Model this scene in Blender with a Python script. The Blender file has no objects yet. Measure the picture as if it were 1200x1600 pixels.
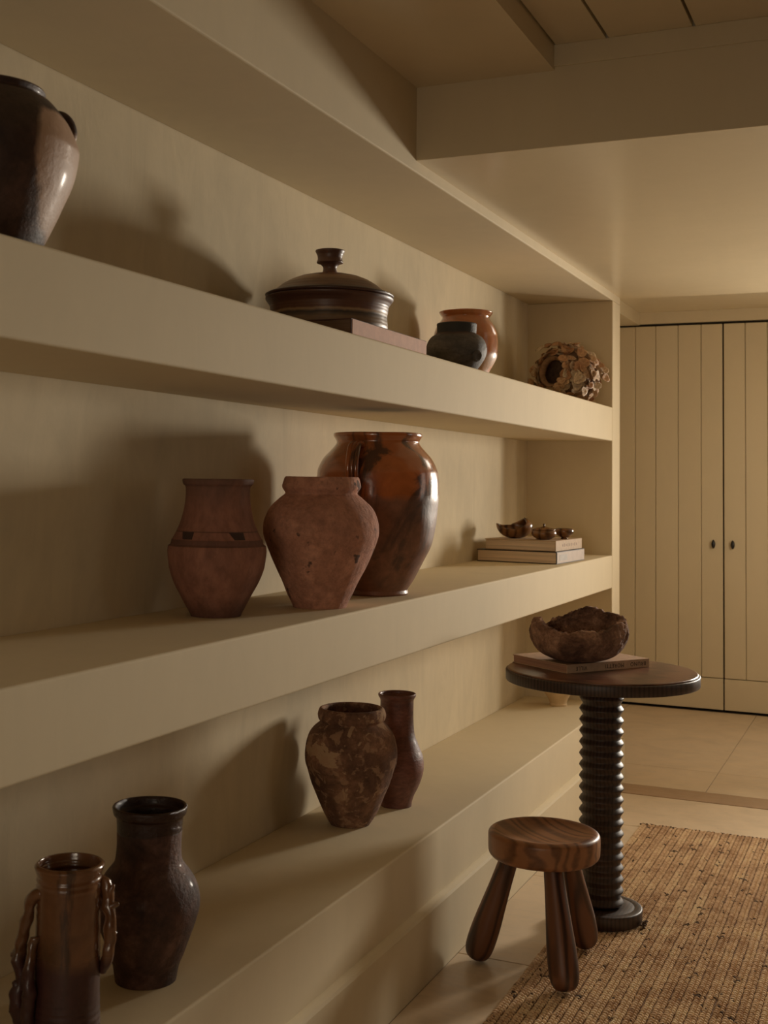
import bpy, bmesh, math, random
from mathutils import Vector, Matrix, noise
random.seed(7)
SC = bpy.context.scene
COL = SC.collection
PI = math.pi

# ------------------------------------------------------------------ camera
cam = bpy.data.cameras.new('camera')
cam.sensor_fit = 'VERTICAL'; cam.sensor_height = 36.0; cam.sensor_width = 27.0
cam.lens = 1947.2 / 1600 * 36.0
cam.shift_x = (600 - 517.52) / 1600
cam.shift_y = -(800 - 643.38) / 1600
cam.clip_start = .05
cam.dof.use_dof = True; cam.dof.focus_distance = 3.5; cam.dof.aperture_fstop = 9.0
camo = bpy.data.objects.new('camera', cam); COL.objects.link(camo)
Rr, Rd, Rf = (.9083, .4181, .0150), (-.0100, .0577, -.9983), (-.4182, .9066, .0566)
camo.matrix_world = Matrix(((Rr[0], -Rd[0], -Rf[0], 0), (Rr[1], -Rd[1], -Rf[1], 0),
                            (Rr[2], -Rd[2], -Rf[2], 1.28), (0, 0, 0, 1)))
SC.camera = camo

# ------------------------------------------------------------------ world, light, exposure
w = bpy.data.worlds.new('world'); SC.world = w; w.use_nodes = True
w.node_tree.nodes['Background'].inputs[0].default_value = (1, .85, .62, 1)
w.node_tree.nodes['Background'].inputs[1].default_value = .02
def area(name, loc, target, sx, sy, power, colr):
    l = bpy.data.lights.new(name, 'AREA'); l.shape = 'RECTANGLE'; l.size = sx; l.size_y = sy
    l.energy = power; l.color = colr
    o = bpy.data.objects.new(name, l); COL.objects.link(o); o.location = loc
    o.rotation_euler = (Vector(target) - Vector(loc)).to_track_quat('-Z', 'Y').to_euler()
    return o
key = area('side_window_daylight', (.41, 6.90, 1.40), (.44, 4.1, 1.34), .38, .58, 55, (1, .90, .76))
key.data.spread = math.radians(106)
area('far_window_daylight', (.14, 7.42, 1.45), (.14, 4.1, 1.38), .36, .60, 7, (1, .89, .745))
area('alcove_fill', (-.02, 5.90, 1.30), (-1.35, 7.5, 1.0), .45, .9, 6.5, (1, .86, .66))  # added lamp that brightens the wardrobe and alcove floor
area('right_fill', (2.2, 4.6, 1.5), (-1.2, 4.9, 1.3), .8, 1.0, 3.5, (1, .89, .75))  # added weak fill for the end niche; no window stands here
area('rear_fill', (-.2, -1.15, 1.2), (-.7, 3.0, 1.1), 1.1, 1.2, 3.4, (1, .87, .70))  # added soft fill behind the camera for the jar fronts
low = area('end_niche_fill', (-.35, -1.15, 1.15), (-1.1, 6.0, 1.0), .7, .8, .9, (1, .84, .62))  # added narrow fill aimed at the far niche; no doorway behind it
low.data.spread = math.radians(44)
SC.view_settings.view_transform = 'Standard'; SC.view_settings.look = 'None'
SC.view_settings.gamma = 1; SC.view_settings.use_curve_mapping = False
SC.view_settings.exposure = 0.0
SC.cycles.use_denoising = True
SC.cycles.max_bounces = 10; SC.cycles.diffuse_bounces = 6
SC.cycles.sample_clamp_indirect = 6

# ------------------------------------------------------------------ material helpers
def newmat(name):
    m = bpy.data.materials.new(name); m.use_nodes = True
    nt = m.node_tree; b = nt.nodes['Principled BSDF']
    return m, nt, b
def N(nt, kind, **kw):
    n = nt.nodes.new(kind)
    for k, v in kw.items():
        if k.startswith('i_'):
            key = k[2:].replace('_', ' ')
            n.inputs[key].default_value = v
        else: setattr(n, k, v)
    return n
def coords(nt, scale=(1, 1, 1), kind='Object', rot=(0, 0, 0)):
    tc = N(nt, 'ShaderNodeTexCoord'); mp = N(nt, 'ShaderNodeMapping')
    mp.inputs['Scale'].default_value = scale; mp.inputs['Rotation'].default_value = rot
    nt.links.new(tc.outputs[kind], mp.inputs['Vector']); return mp.outputs[0]
def noise_t(nt, vec, scale, detail=4, rough=.55, dist=0.0):
    n = N(nt, 'ShaderNodeTexNoise'); n.inputs['Scale'].default_value = scale
    n.inputs['Detail'].default_value = detail; n.inputs['Roughness'].default_value = rough
    n.inputs['Distortion'].default_value = dist
    nt.links.new(vec, n.inputs['Vector']); return n.outputs['Fac']
def ramp(nt, fac, stops):
    r = N(nt, 'ShaderNodeValToRGB'); e = r.color_ramp.elements
    while len(e) < len(stops): e.new(.5)
    for i, (p, c) in enumerate(stops):
        e[i].position = p
        e[i].color = (*c, 1) if not isinstance(c, (int, float)) else (c, c, c, 1)
    nt.links.new(fac, r.inputs['Fac']); return r.outputs['Color']
def mix(nt, fac, a, b, mode='MIX'):
    m = N(nt, 'ShaderNodeMix', data_type='RGBA', blend_type=mode)
    for s, v in ((m.inputs[0], fac), (m.inputs[6], a), (m.inputs[7], b)):
        if hasattr(v, 'is_linked'): nt.links.new(v, s)
        elif isinstance(v, (int, float)): s.default_value = v
        else: s.default_value = (*v, 1)
    return m.outputs[2]
def mth(nt, op, a, b=0.0):
    m = N(nt, 'ShaderNodeMath', operation=op)
    for s, v in ((m.inputs[0], a), (m.inputs[1], b)):
        if hasattr(v, 'is_linked'): nt.links.new(v, s)
        else: s.default_value = v
    return m.outputs[0]
def bump(nt, b, h, strength, dist=.002):
    n = N(nt, 'ShaderNodeBump'); n.inputs['Strength'].default_value = strength
    n.inputs['Distance'].default_value = dist
    nt.links.new(h, n.inputs['Height']); nt.links.new(n.outputs[0], b.inputs['Normal'])
def zcoord(nt):
    tc = N(nt, 'ShaderNodeTexCoord'); s = N(nt, 'ShaderNodeSeparateXYZ')
    nt.links.new(tc.outputs['Object'], s.inputs[0]); return s.outputs['Z'], s.outputs['X'], s.outputs['Y']
def setc(nt, b, c, rough):
    if hasattr(c, 'is_linked'): nt.links.new(c, b.inputs['Base Color'])
    else: b.inputs['Base Color'].default_value = (*c, 1)
    if hasattr(rough, 'is_linked'): nt.links.new(rough, b.inputs['Roughness'])
    else: b.inputs['Roughness'].default_value = rough

def paint(name, c, rough, mott=.06, bs=.1, trowel=True, spec=.5):
    m, nt, b = newmat(name); v = coords(nt)
    n1 = noise_t(nt, v, 2.2, 5, .6, .6)
    v2 = coords(nt, (1, 1, .35), rot=(.3, 0, 0)); n2 = noise_t(nt, v2, 9, 4, .65, 1.2)
    f = mth(nt, 'ADD', mth(nt, 'MULTIPLY', n1, .55), mth(nt, 'MULTIPLY', n2, .45))
    lo = tuple(x * (1 - mott * 1.6) for x in c); hi = tuple(min(1, x * (1 + mott)) for x in c)
    setc(nt, b, ramp(nt, f, [(.34, lo), (.66, hi)]), rough)
    n3 = noise_t(nt, v, 45, 6, .6)
    h = mth(nt, 'ADD', mth(nt, 'MULTIPLY', n3, .25), n2 if trowel else n1)
    bump(nt, b, h, bs, .004)
    b.inputs['Specular IOR Level'].default_value = spec
    return m
PAINT = (.69, .59, .405)
M_WALL = paint('limewash_plaster', PAINT, .8, .07, .22, spec=.25)
M_SHELF = paint('satin_plaster', PAINT, .75, .025, .12, spec=.2)
M_CEIL = paint('satin_ceiling_paint', PAINT, .24, .02, .05, False)
M_DOOR = paint('wardrobe_paint', (.62, .525, .355), .42, .02, .04, False)
M_DARKROOM = paint('wall_paint', (.70, .585, .385), .6, .02, .05, False)

M_LOWBOUNCE = paint('low_bounce_wall_paint', (.10, .07, .045), .8, .02, .05, False)  # unseen walls made dark so they bounce little light
def mat_gap():
    m, nt, b = newmat('dark_gap'); setc(nt, b, (.015, .011, .007), .9); return m
M_GAP = mat_gap()
def mat_tile(name, c):
    m, nt, b = newmat(name); v = coords(nt, (1, 1, 1))
    n = noise_t(nt, v, 5, 7, .65, .8); n2 = noise_t(nt, coords(nt, (1, 4, 1), rot=(0, 0, 1.2)), 9, 5, .6, .5)
    f = mth(nt, 'ADD', mth(nt, 'MULTIPLY', n, .6), mth(nt, 'MULTIPLY', n2, .4))
    col = ramp(nt, f, [(.3, tuple(x * .8 for x in c)), (.5, c), (.7, tuple(min(1, x * 1.12) for x in c))])
    pits = noise_t(nt, v, 60, 3, .6); pm = ramp(nt, pits, [(.24, 0.0), (.3, 1.0)])
    col = mix(nt, pm, tuple(x * .5 for x in c), col)
    setc(nt, b, col, ramp(nt, n2, [(.3, .28), (.7, .42)]))
    bump(nt, b, n, .08, .003); return m
M_TILE = mat_tile('limestone', (.62, .49, .34))
M_STRIP = mat_tile('threshold_stone', (.36, .235, .14))

GAIN = (3.4, 3.55, 3.8)
def clay(name, dark, midc, light, rough=.75, scale=9, bs=.5, gloss=None, spots=None, stretch=1.0, nk=.42):
    m, nt, b = newmat(name); v = coords(nt, (1, 1, stretch))
    dark, midc, light = (tuple(min(.8, q * k_) for q, k_ in zip(t_, GAIN)) for t_ in (dark, midc, light))
    n1 = noise_t(nt, v, scale, 6, .62, .5)
    col = ramp(nt, n1, [(.33, dark), (.5, midc), (.67, light)])
    n2 = noise_t(nt, v, scale * 7, 5, .7)
    col = mix(nt, ramp(nt, n2, [(.42, 0.0), (.64, nk)]), col, tuple(x * .45 for x in dark))
    if spots:
        n3 = noise_t(nt, coords(nt), spots[0], 3, .5)
        col = mix(nt, ramp(nt, n3, [(spots[1], 0.0), (spots[1] + .04, 1.0)]), col, spots[2])
    setc(nt, b, col, rough)
    h = mth(nt, 'ADD', n1, mth(nt, 'MULTIPLY', n2, .6)); bump(nt, b, h, bs, .009)
    if gloss: b.inputs['Coat Weight'].default_value = gloss; b.inputs['Coat Roughness'].default_value = .15
    return m, nt, b, col

def wood(name, dark, light, rough, sc=(1, 1, .12), wscale=28, dist=5, bs=.1, coat=0):
    m, nt, b = newmat(name); v = coords(nt, sc)
    n = noise_t(nt, v, 6, 3, .5)
    wv = N(nt, 'ShaderNodeTexWave', wave_type='BANDS', bands_direction='X')
    wv.inputs['Scale'].default_value = wscale; wv.inputs['Distortion'].default_value = dist
    wv.inputs['Detail'].default_value = 2; wv.inputs['Detail Scale'].default_value = 1.2
    nt.links.new(v, wv.inputs['Vector'])
    fine = noise_t(nt, coords(nt, (1, 1, sc[2] * .3) if sc[2] < 1 else (sc[0] * .3, 1, 1)), 90, 3, .6)
    f = mth(nt, 'ADD', mth(nt, 'MULTIPLY', wv.outputs['Fac'], .6), mth(nt, 'MULTIPLY', fine, .4))
    f = mth(nt, 'ADD', mth(nt, 'MULTIPLY', f, .8), mth(nt, 'MULTIPLY', n, .25))
    setc(nt, b, ramp(nt, f, [(.22, dark), (.62, light)]), rough)
    bump(nt, b, f, bs, .001)
    if coat: b.inputs['Coat Weight'].default_value = coat; b.inputs['Coat Roughness'].default_value = .2
    return m
M_STOOL = wood('stool_wood', (.022, .008, .004), (.155, .060, .026), .42, wscale=11, dist=11)
M_SEAT = wood('stool_seat_wood', (.11, .043, .018), (.31, .135, .056), .38, sc=(1, .10, 1), wscale=10, dist=11)
M_TTOP = wood('table_top_wood', (.05, .019, .010), (.17, .075, .042), .30, sc=(.1, 1, 1), wscale=20, dist=3)
M_COL = wood('table_column_wood', (.012, .007, .005), (.05, .027, .018), .48, wscale=30, dist=2)
M_CARVED = wood('carved_wood', (.04, .014, .005), (.22, .10, .035), .24, sc=(1, 1, .5), wscale=9, dist=6)

def plain(name, c, rough=.6, nscale=30, amt=.15, metallic=0, bs=.1):
    m, nt, b = newmat(name); n = noise_t(nt, coords(nt), nscale, 4)
    setc(nt, b, ramp(nt, n, [(.3, tuple(x * (1 - amt) for x in c)), (.7, tuple(min(1, x * (1 + amt)) for x in c))]), rough)
    b.inputs['Metallic'].default_value = metallic
    if bs: bump(nt, b, n, bs, .001)
    return m
def pages(name, c):
    m, nt, b = newmat(name); n = noise_t(nt, coords(nt, (.3, .3, 60)), 8, 2)
    setc(nt, b, ramp(nt, n, [(.35, tuple(x * .72 for x in c)), (.6, c)]), .8); return m

# ------------------------------------------------------------------ object helpers
def tag(o, label=None, cat=None, group=None, kind=None):
    if label: o['label'] = label
    if cat: o['category'] = cat
    if group: o['group'] = group
    if kind: o['kind'] = kind
    return o
def link(name, me, mat=None, parent=None, loc=(0, 0, 0), rot=(0, 0, 0), smooth=True):
    if mat is not None and not me.materials: me.materials.append(mat)
    if smooth:
        for p in me.polygons: p.use_smooth = True
    o = bpy.data.objects.new(name, me); COL.objects.link(o)
    o.location = loc; o.rotation_euler = rot
    if parent: o.parent = parent
    return o
def empty(name, loc, label, cat, rz=0.0, group=None):
    o = bpy.data.objects.new(name, None); COL.objects.link(o); o.location = loc
    o.rotation_euler = (0, 0, rz); o.empty_display_size = .05
    return tag(o, label, cat, group)
def me_from(bm, name='m'):
    me = bpy.data.meshes.new(name); bmesh.ops.recalc_face_normals(bm, faces=bm.faces)
    bm.to_mesh(me); bm.free(); return me
def bm_box(bm, x0, x1, y0, y1, z0, z1, bev=0.0, seg=2):
    r = bmesh.ops.create_cube(bm, size=1)
    bmesh.ops.scale(bm, vec=(x1 - x0, y1 - y0, z1 - z0), verts=r['verts'])
    bmesh.ops.translate(bm, vec=((x0 + x1) / 2, (y0 + y1) / 2, (z0 + z1) / 2), verts=r['verts'])
    if bev:
        es = list({e for v in r['verts'] for e in v.link_edges})
        bmesh.ops.bevel(bm, geom=es, offset=bev, segments=seg, affect='EDGES', profile=.5)
def box(name, x0, x1, y0, y1, z0, z1, mat, bev=0.0, parent=None, seg=2):
    bm = bmesh.new(); bm_box(bm, x0, x1, y0, y1, z0, z1, bev, seg)
    o = link(name, me_from(bm), mat, parent, smooth=False)
    return o
def prism(name, pts, axis, a0, a1, mat, parent=None, smooth=False):
    """polygon pts in the plane across 'axis', extruded from a0 to a1"""
    bm = bmesh.new()
    def P(p, a):
        return {'x': (a, p[0], p[1]), 'y': (p[0], a, p[1]), 'z': (p[0], p[1], a)}[axis]
    A = [bm.verts.new(P(p, a0)) for p in pts]; B = [bm.verts.new(P(p, a1)) for p in pts]
    n = len(pts)
    for i in range(n): bm.faces.new((A[i], A[(i + 1) % n], B[(i + 1) % n], B[i]))
    bm.faces.new(A[::-1]); bm.faces.new(B)
    return link(name, me_from(bm), mat, parent, smooth=smooth)
def catmull(pts, n):
    P = [pts[0]] + list(pts) + [pts[-1]]; out = []
    for i in range(1, len(P) - 2):
        p0, p1, p2, p3 = (Vector(P[j]) for j in (i - 1, i, i + 1, i + 2))
        for k in range(n):
            t = k / n
            out.append(.5 * ((2 * p1) + (-p0 + p2) * t + (2 * p0 - 5 * p1 + 4 * p2 - p3) * t * t + (-p0 + 3 * p1 - 3 * p2 + p3) * t ** 3))
    out.append(Vector(P[-2])); return out
def lathe_me(rows, seg=72, warp=None):
    """rows: (z, r) from bottom centre outwards and up, then inside; closed at both ends when r=0"""
    vs, fs = [], []
    idx = []
    for (z, r) in rows:
        if r < 1e-5:
            idx.append([len(vs)]); vs.append(Vector((0, 0, z)))
        else:
            idx.append(list(range(len(vs), len(vs) + seg)))
            vs += [Vector((r * math.cos(2 * PI * k / seg), r * math.sin(2 * PI * k / seg), z)) for k in range(seg)]
    for a, b in zip(idx, idx[1:]):
        for k in range(seg):
            k2 = (k + 1) % seg
            if len(a) == 1 and len(b) == 1: continue
            if len(a) == 1: fs.append((a[0], b[k2], b[k]))
            elif len(b) == 1: fs.append((a[k], a[k2], b[0]))
            else: fs.append((a[k], a[k2], b[k2], b[k]))
    if warp: vs = [warp(v.copy()) for v in vs]
    me = bpy.data.meshes.new('m'); me.from_pydata([tuple(v) for v in vs], [], fs); me.update()
    return me
def pot_rows(prof, thick=.008, lip=.004, depth=.75, n=5, smooth=True):
    """outer (z,r) profile bottom to rim -> hollow vessel rows"""
    outer = catmull(prof, n) if smooth else [Vector(p) for p in prof]
    zt, rt = outer[-1]
    rows = [(0, 0), (0, outer[0][1] * .6)] + [(v[0], v[1]) for v in outer]
    rows += [(zt + lip * .7, rt - lip * .4), (zt + lip, rt - lip * 1.2), (zt + lip * .6, rt - thick)]
    inner = [(v[0], max(v[1] - thick, .004)) for v in outer if zt * (1 - depth) < v[0] < zt - .003]
    rows += inner[::-1]; rows.append((zt * (1 - depth), 0)); return rows
def handmade(amp=.0015, fs=14, lean=(0, 0), oval=0.0, seed=0):
    def f(v):
        n = noise.noise(Vector((v.x * fs + seed, v.y * fs, v.z * fs)))
        r = math.hypot(v.x, v.y)
        if r > 1e-5:
            k = 1 + (amp * n + oval * math.cos(2 * math.atan2(v.y, v.x) + seed) * r) / r
            v.x *= k; v.y *= k
        v.z += amp * .6 * noise.noise(Vector((v.x * 9 + seed, v.y * 9, 3.1))) * (1 if v.z > .02 else 0)
        v.x += lean[0] * v.z; v.y += lean[1] * v.z
        return v
    return f
def tube_me(pts, radii, seg=12, n=6, flat=1.0, warp=None):
    path = catmull([(*p, r) for p, r in zip(pts, radii)], n)
    vs, fs = [], []; up = Vector((0, 0, 1)); prev = None
    for i, q in enumerate(path):
        p = Vector(q[:3]); r = q[3]
        a = Vector(path[max(i - 1, 0)][:3]); b = Vector(path[min(i + 1, len(path) - 1)][:3])
        t = (b - a).normalized()
        if prev is None:
            s = t.cross(up); s = s if s.length > .1 else t.cross(Vector((1, 0, 0))); s.normalize()
        else:
            s = prev - t * prev.dot(t); s.normalize()
        prev = s; u = s.cross(t).normalized()
        for k in range(seg):
            an = 2 * PI * k / seg; vs.append(p + s * math.cos(an) * r + u * math.sin(an) * r * flat)
    for i in range(len(path) - 1):
        for k in range(seg):
            fs.append((i * seg + k, i * seg + (k + 1) % seg, (i + 1) * seg + (k + 1) % seg, (i + 1) * seg + k))
    fs.append(tuple(range(seg))[::-1]); fs.append(tuple(range(len(vs) - seg, len(vs))))
    if warp: vs = [warp(v.copy()) for v in vs]
    me = bpy.data.meshes.new('m'); me.from_pydata([tuple(v) for v in vs], [], fs); me.update(); return me

# ------------------------------------------------------------------ structure
XF, XB = -1.147, -1.525             # front plane of the shelving and its back wall
YE, YP = 5.385, 5.54                # end niche wall, outer end of the unit
Y0 = -1.3
st = lambda o: tag(o, kind='structure')
# floor: stone slabs with joints
fl = bpy.data.objects.new('floor', None); COL.objects.link(fl); st(fl)
box('joint_bed', -2.3, 2.4, Y0, 8.0, -.06, -.004, plain('grout', (.20, .14, .09), .9), 0, fl)
def tiles(x_edges, y_edges, mat, nm='tile'):
    for i in range(len(x_edges) - 1):
        for j in range(len(y_edges) - 1):
            g = .0012; dz = random.uniform(-.0004, .0004)
            box(nm, x_edges[i] + g, x_edges[i + 1] - g, y_edges[j] + g, y_edges[j + 1] - g, -.03, dz, mat, .0015, fl, 1)
tiles([-2.3, -1.128, -.27, .59, 1.45, 2.4], [Y0, -.1, .76, 1.62, 2.46, 3.323, 4.084, 4.843, 5.338], M_TILE)
tiles([-2.3, -1.493, -.78, -.07, .62, 1.3, 2.4], [5.512, 5.906, 7.49], M_TILE)
box('threshold_strip', -2.3, 2.4, 5.342, 5.508, -.03, .0008, M_STRIP, .001, fl, 1)

# walls
st(box('wall_left', -1.75, XB, Y0, YP, 0, 2.6, M_WALL))
st(box('wall_alcove', -2.3, -2.2, YP, 7.9, 0, 2.6, M_DARKROOM))
st(box('wall_rear', -2.3, 2.4, Y0 - .1, Y0, 0, 2.6, M_LOWBOUNCE))
st(box('wall_right', 2.3, 2.4, Y0, 5.7, 0, 2.6, M_LOWBOUNCE))
st(box('wall_return', .62, 2.4, 5.57, 5.7, 0, 2.6, M_DARKROOM))
st(box('wall_far', -2.3, .72, 7.62, 7.9, 0, 2.6, M_DARKROOM))
# alcove side wall with the window opening the daylight comes through
wx0, wx1, wy0, wy1, wz0, wz1 = .62, .74, 6.66, 7.24, 1.08, 1.82
wa = bpy.data.objects.new('wall_side', None); COL.objects.link(wa); st(wa)
box('wall_panel', wx0, wx1, 5.7, wy0, 0, 2.6, M_LOWBOUNCE, 0, wa)
box('wall_panel', wx0, wx1, wy1, 7.62, 0, 2.6, M_LOWBOUNCE, 0, wa)
box('wall_panel', wx0, wx1, wy0, wy1, 0, wz0, M_LOWBOUNCE, 0, wa)
box('wall_panel', wx0, wx1, wy0, wy1, wz1, 2.6, M_LOWBOUNCE, 0, wa)
wn = bpy.data.objects.new('window_1', None); COL.objects.link(wn); st(wn)
for a in ((wy0, wy1, wz0, wz0 + .03), (wy0, wy1, wz1 - .03, wz1), (wy0, wy0 + .03, wz0 + .03, wz1 - .03), (wy1 - .03, wy1, wz0 + .03, wz1 - .03)):
    box('window_frame', .66, .70, *a, M_DOOR, .003, wn)
box('window_sill', .58, .66, wy0 - .03, wy1 + .03, wz0 - .03, wz0, M_DOOR, .004, wn)

# ceiling: near part, plank recess, cross beam, lowered part, raised part over the wardrobe
ce = bpy.data.objects.new('ceiling', None); COL.objects.link(ce); st(ce)
box('ceiling_panel', XF, -.782, Y0, 2.99, 2.31, 2.42, M_CEIL, 0, ce)
box('recess_backing', -.782, 2.4, Y0, 2.99, 2.40, 2.44, M_GAP, 0, ce)
px = [-.782, -.650, -.445, -.24, -.035, .17, .375, .58, .785, .99, 1.195, 1.4, 1.605, 1.81, 2.015, 2.4]
for a, b in zip(px, px[1:]):
    box('plank', a + .0035, b - .0035, Y0, 2.986, 2.372, 2.40, M_CEIL, .001, ce, 1)
box('beam_fillet', -.782, 2.4, 2.982, 2.99, 2.318, 2.372, M_CEIL, .001, ce)
box('lowered_panel', XF - .02, 2.4, 2.99, 5.57, 2.118, 2.44, M_CEIL, .002, ce)
box('raised_panel', -2.3, .8, 5.57, 7.7, 2.32, 2.44, M_CEIL, 0, ce)
box('ceiling_box', -2.3, -1.435, 5.57, 7.5, 2.245, 2.32, M_CEIL, .002, ce)
st(box('trim_1', -2.3, .62, 7.50, 7.62, 2.252, 2.32, M_DOOR, .001))

# ------------------------------------------------------------------ built-in shelving
st(box('trim_2', XB, XF, Y0, YP, 2.087, 2.42, M_SHELF, .004))           # soffit over the niche
st(box('trim_3', XB - .1, XF, YE, YP, 0, 2.087, M_SHELF, .004))         # end pilaster
def soft_slab(name, z0, z1, label):
    o = box(name, XB, XF, Y0, YE, z0, z1, M_SHELF, .005, None, 3)
    return tag(o, label, 'shelf')
soft_slab('plaster_shelf', 1.476, 1.622, 'thick plastered shelf, the uppermost one, carrying the lidded dish and the dark squat pot')
soft_slab('plaster_shelf', .846, .986, 'thick plastered shelf at mid height carrying the three large clay jars')
soft_slab('plaster_bench', 0, .36, 'low plastered ledge along the floor carrying the two tall front vases')
# skirting of the ledge with a sloped top
prism('baseboard_left', [(XF, 0), (XF + .020, 0), (XF + .020, .174), (XF + .016, .181), (XF + .004, .187), (XF, .188)], 'y', Y0, YP + .018, M_SHELF)['kind'] = 'structure'
prism('baseboard_end', [(YP, 0), (YP + .018, 0), (YP + .018, .174), (YP, .186)], 'x', XB, XF + .019, M_SHELF)['kind'] = 'structure'

# ------------------------------------------------------------------ wardrobe
wd = empty('wardrobe', (-.9585, 7.5, 0), 'tall built-in wardrobe with beige vertical boarded doors and black knobs', 'wardrobe')
def wbox(name, x0, x1, y0, y1, z0, z1, mat, bev, parent, off=(-.9585, 7.5, 0)):
    o = box(name, x0 - off[0], x1 - off[0], y0 - off[1], y1 - off[1], z0 - off[2], z1 - off[2], mat, bev, parent, 1); return o
wbox('carcass', -2.2, .60, 7.53, 7.60, 0, 2.252, M_GAP, 0, wd)
M_KNOB = plain('black_iron', (.006, .005, .005), .35, 40, .2, 0)
def door(x0, x1, edges, knobx):
    d = bpy.data.objects.new('door', None); COL.objects.link(d); d.parent = wd
    wbox('bottom_rail', x0 + .002, x1 - .002, 7.505, 7.53, .012, .188, M_DOOR, .0015, d)
    for a, b in zip(edges, edges[1:]):
        wbox('plank', a + .0012, b - .0012, 7.508, 7.53, .191, 2.238, M_DOOR, .003, d)
    if knobx is not None:
        bm = bmesh.new(); bmesh.ops.create_uvsphere(bm, u_segments=20, v_segments=12, radius=1)
        for v in bm.verts:
            v.co = Vector((v.co.x * .011, v.co.y * .009, v.co.z * .026 * (1 - .12 * abs(v.co.x))))
        r = bmesh.ops.create_cone(bm, segments=14, radius1=.006, radius2=.008, depth=.024, cap_ends=True)
        for v in r['verts']: v.co = Vector((v.co.x, v.co.z + .012, v.co.y))
        k = link('knob', me_from(bm), M_KNOB, d, (knobx + .9585, -.016, .957)); tag(k, 'black iron knob')
door(-1.85, -.9605, [-1.85, -1.72, -1.592, -1.464, -1.344, -1.214, -1.083, -.9615], -1.012)
door(-.9565, -.215, [-.9555, -.836, -.714, -.59, -.465, -.34, -.216], -.905)
door(-.211, .60, [-.21, -.09, .03, .15, .27, .39, .51, .599], None)

# ------------------------------------------------------------------ vessels
def pot(name, loc, prof, mat, label, cat, thick=.008, lip=.005, seg=80, amp=.0015, lean=(0, 0), oval=0, seed=0, depth=.75, smooth=True, group=None):
    me = lathe_me(pot_rows(prof, thick, lip, depth, smooth=smooth), seg, handmade(amp, 14, lean, oval, seed))
    return tag(link(name, me, mat, None, loc), label, cat, group)

# A: ridged dark jar (left on the middle shelf)
mA, nt, b, c = clay('dusky_terracotta', (.066, .027, .017), (.094, .039, .024), (.125, .054, .033), .8, 7, .25, stretch=.5)
z, x_, y_ = zcoord(nt)
nA = noise_t(nt, coords(nt), 14, 3)
band = mth(nt, 'MULTIPLY', mth(nt, 'GREATER_THAN', z, .168), mth(nt, 'LESS_THAN', z, .184))
at = mth(nt, 'MULTIPLY', mth(nt, 'FRACT', mth(nt, 'ADD', mth(nt, 'MULTIPLY', mth(nt, 'ARCTAN2', y_, x_), .7958), .30)), 1.0)
blk = mth(nt, 'MULTIPLY', band, mth(nt, 'GREATER_THAN', mth(nt, 'ADD', at, mth(nt, 'MULTIPLY', mth(nt, 'SUBTRACT', z, .168), 6)), .78))
blk = mth(nt, 'MAXIMUM', blk, mth(nt, 'MULTIPLY', .55, mth(nt, 'MAXIMUM', mth(nt, 'MULTIPLY', mth(nt, 'GREATER_THAN', z, .1525), mth(nt, 'LESS_THAN', z, .1665)), mth(nt, 'MULTIPLY', mth(nt, 'GREATER_THAN', z, .183), mth(nt, 'LESS_THAN', z, .1855)))))
c2 = mix(nt, blk, c, (.05, .024, .018))
sm = ramp(nt, mth(nt, 'ADD', z, mth(nt, 'MULTIPLY', nA, .06)), [(.26, 0.0), (.34, 1.0)])
c2 = mix(nt, mth(nt, 'MULTIPLY', sm, .75), c2, (.08, .05, .038))
foot = ramp(nt, z, [(.0, 1.0), (.05, 0.0)]); c2 = mix(nt, mth(nt, 'MULTIPLY', foot, .6), c2, (.03, .014, .01))
nt.links.new(c2, b.inputs['Base Color'])
pot('clay_jar', (-1.3704, 2.385, .986), [(0, .0545), (.0069, .0573), (.0208, .065), (.0472, .079), (.0736, .093), (.1, .1028), (.1223, .1064), (.1404, .108),
    (.152, .1065), (.1535, .1045), (.1571, .101), (.166, .099), (.168, .097), (.185, .0883), (.2074, .0799), (.2451, .0716), (.278, .0705), (.286, .076), (.295, .0787)],
    mA, 'dusky brown clay jar with raised belly ridge and flared dark rim', 'jar', amp=.001, lip=.003)

# B: rough wide jar with collar
mB, nt, b, c = clay('rough_terracotta', (.110, .048, .029), (.150, .067, .040), (.205, .098, .061), .9, 8, 1.0, spots=(30, .66, (.14, .075, .055)))
pot('clay_jar', (-1.262, 2.688, .986), [(0, .0636), (.0105, .0681), (.0301, .0788), (.0587, .0909), (.0873, .1054), (.116, .1183), (.1568, .1344), (.178, .139),
    (.2037, .1365), (.2325, .1235), (.2552, .1004), (.266, .0875), (.272, .0885), (.2826, .0945), (.3, .091), (.304, .0895)],
    mB, 'wide rough terracotta jar with thick collar rim, in front of the tall glazed jar', 'jar', amp=.003, lean=(-.012, .022), oval=.012, lip=.003, seed=3, thick=.012)

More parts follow.
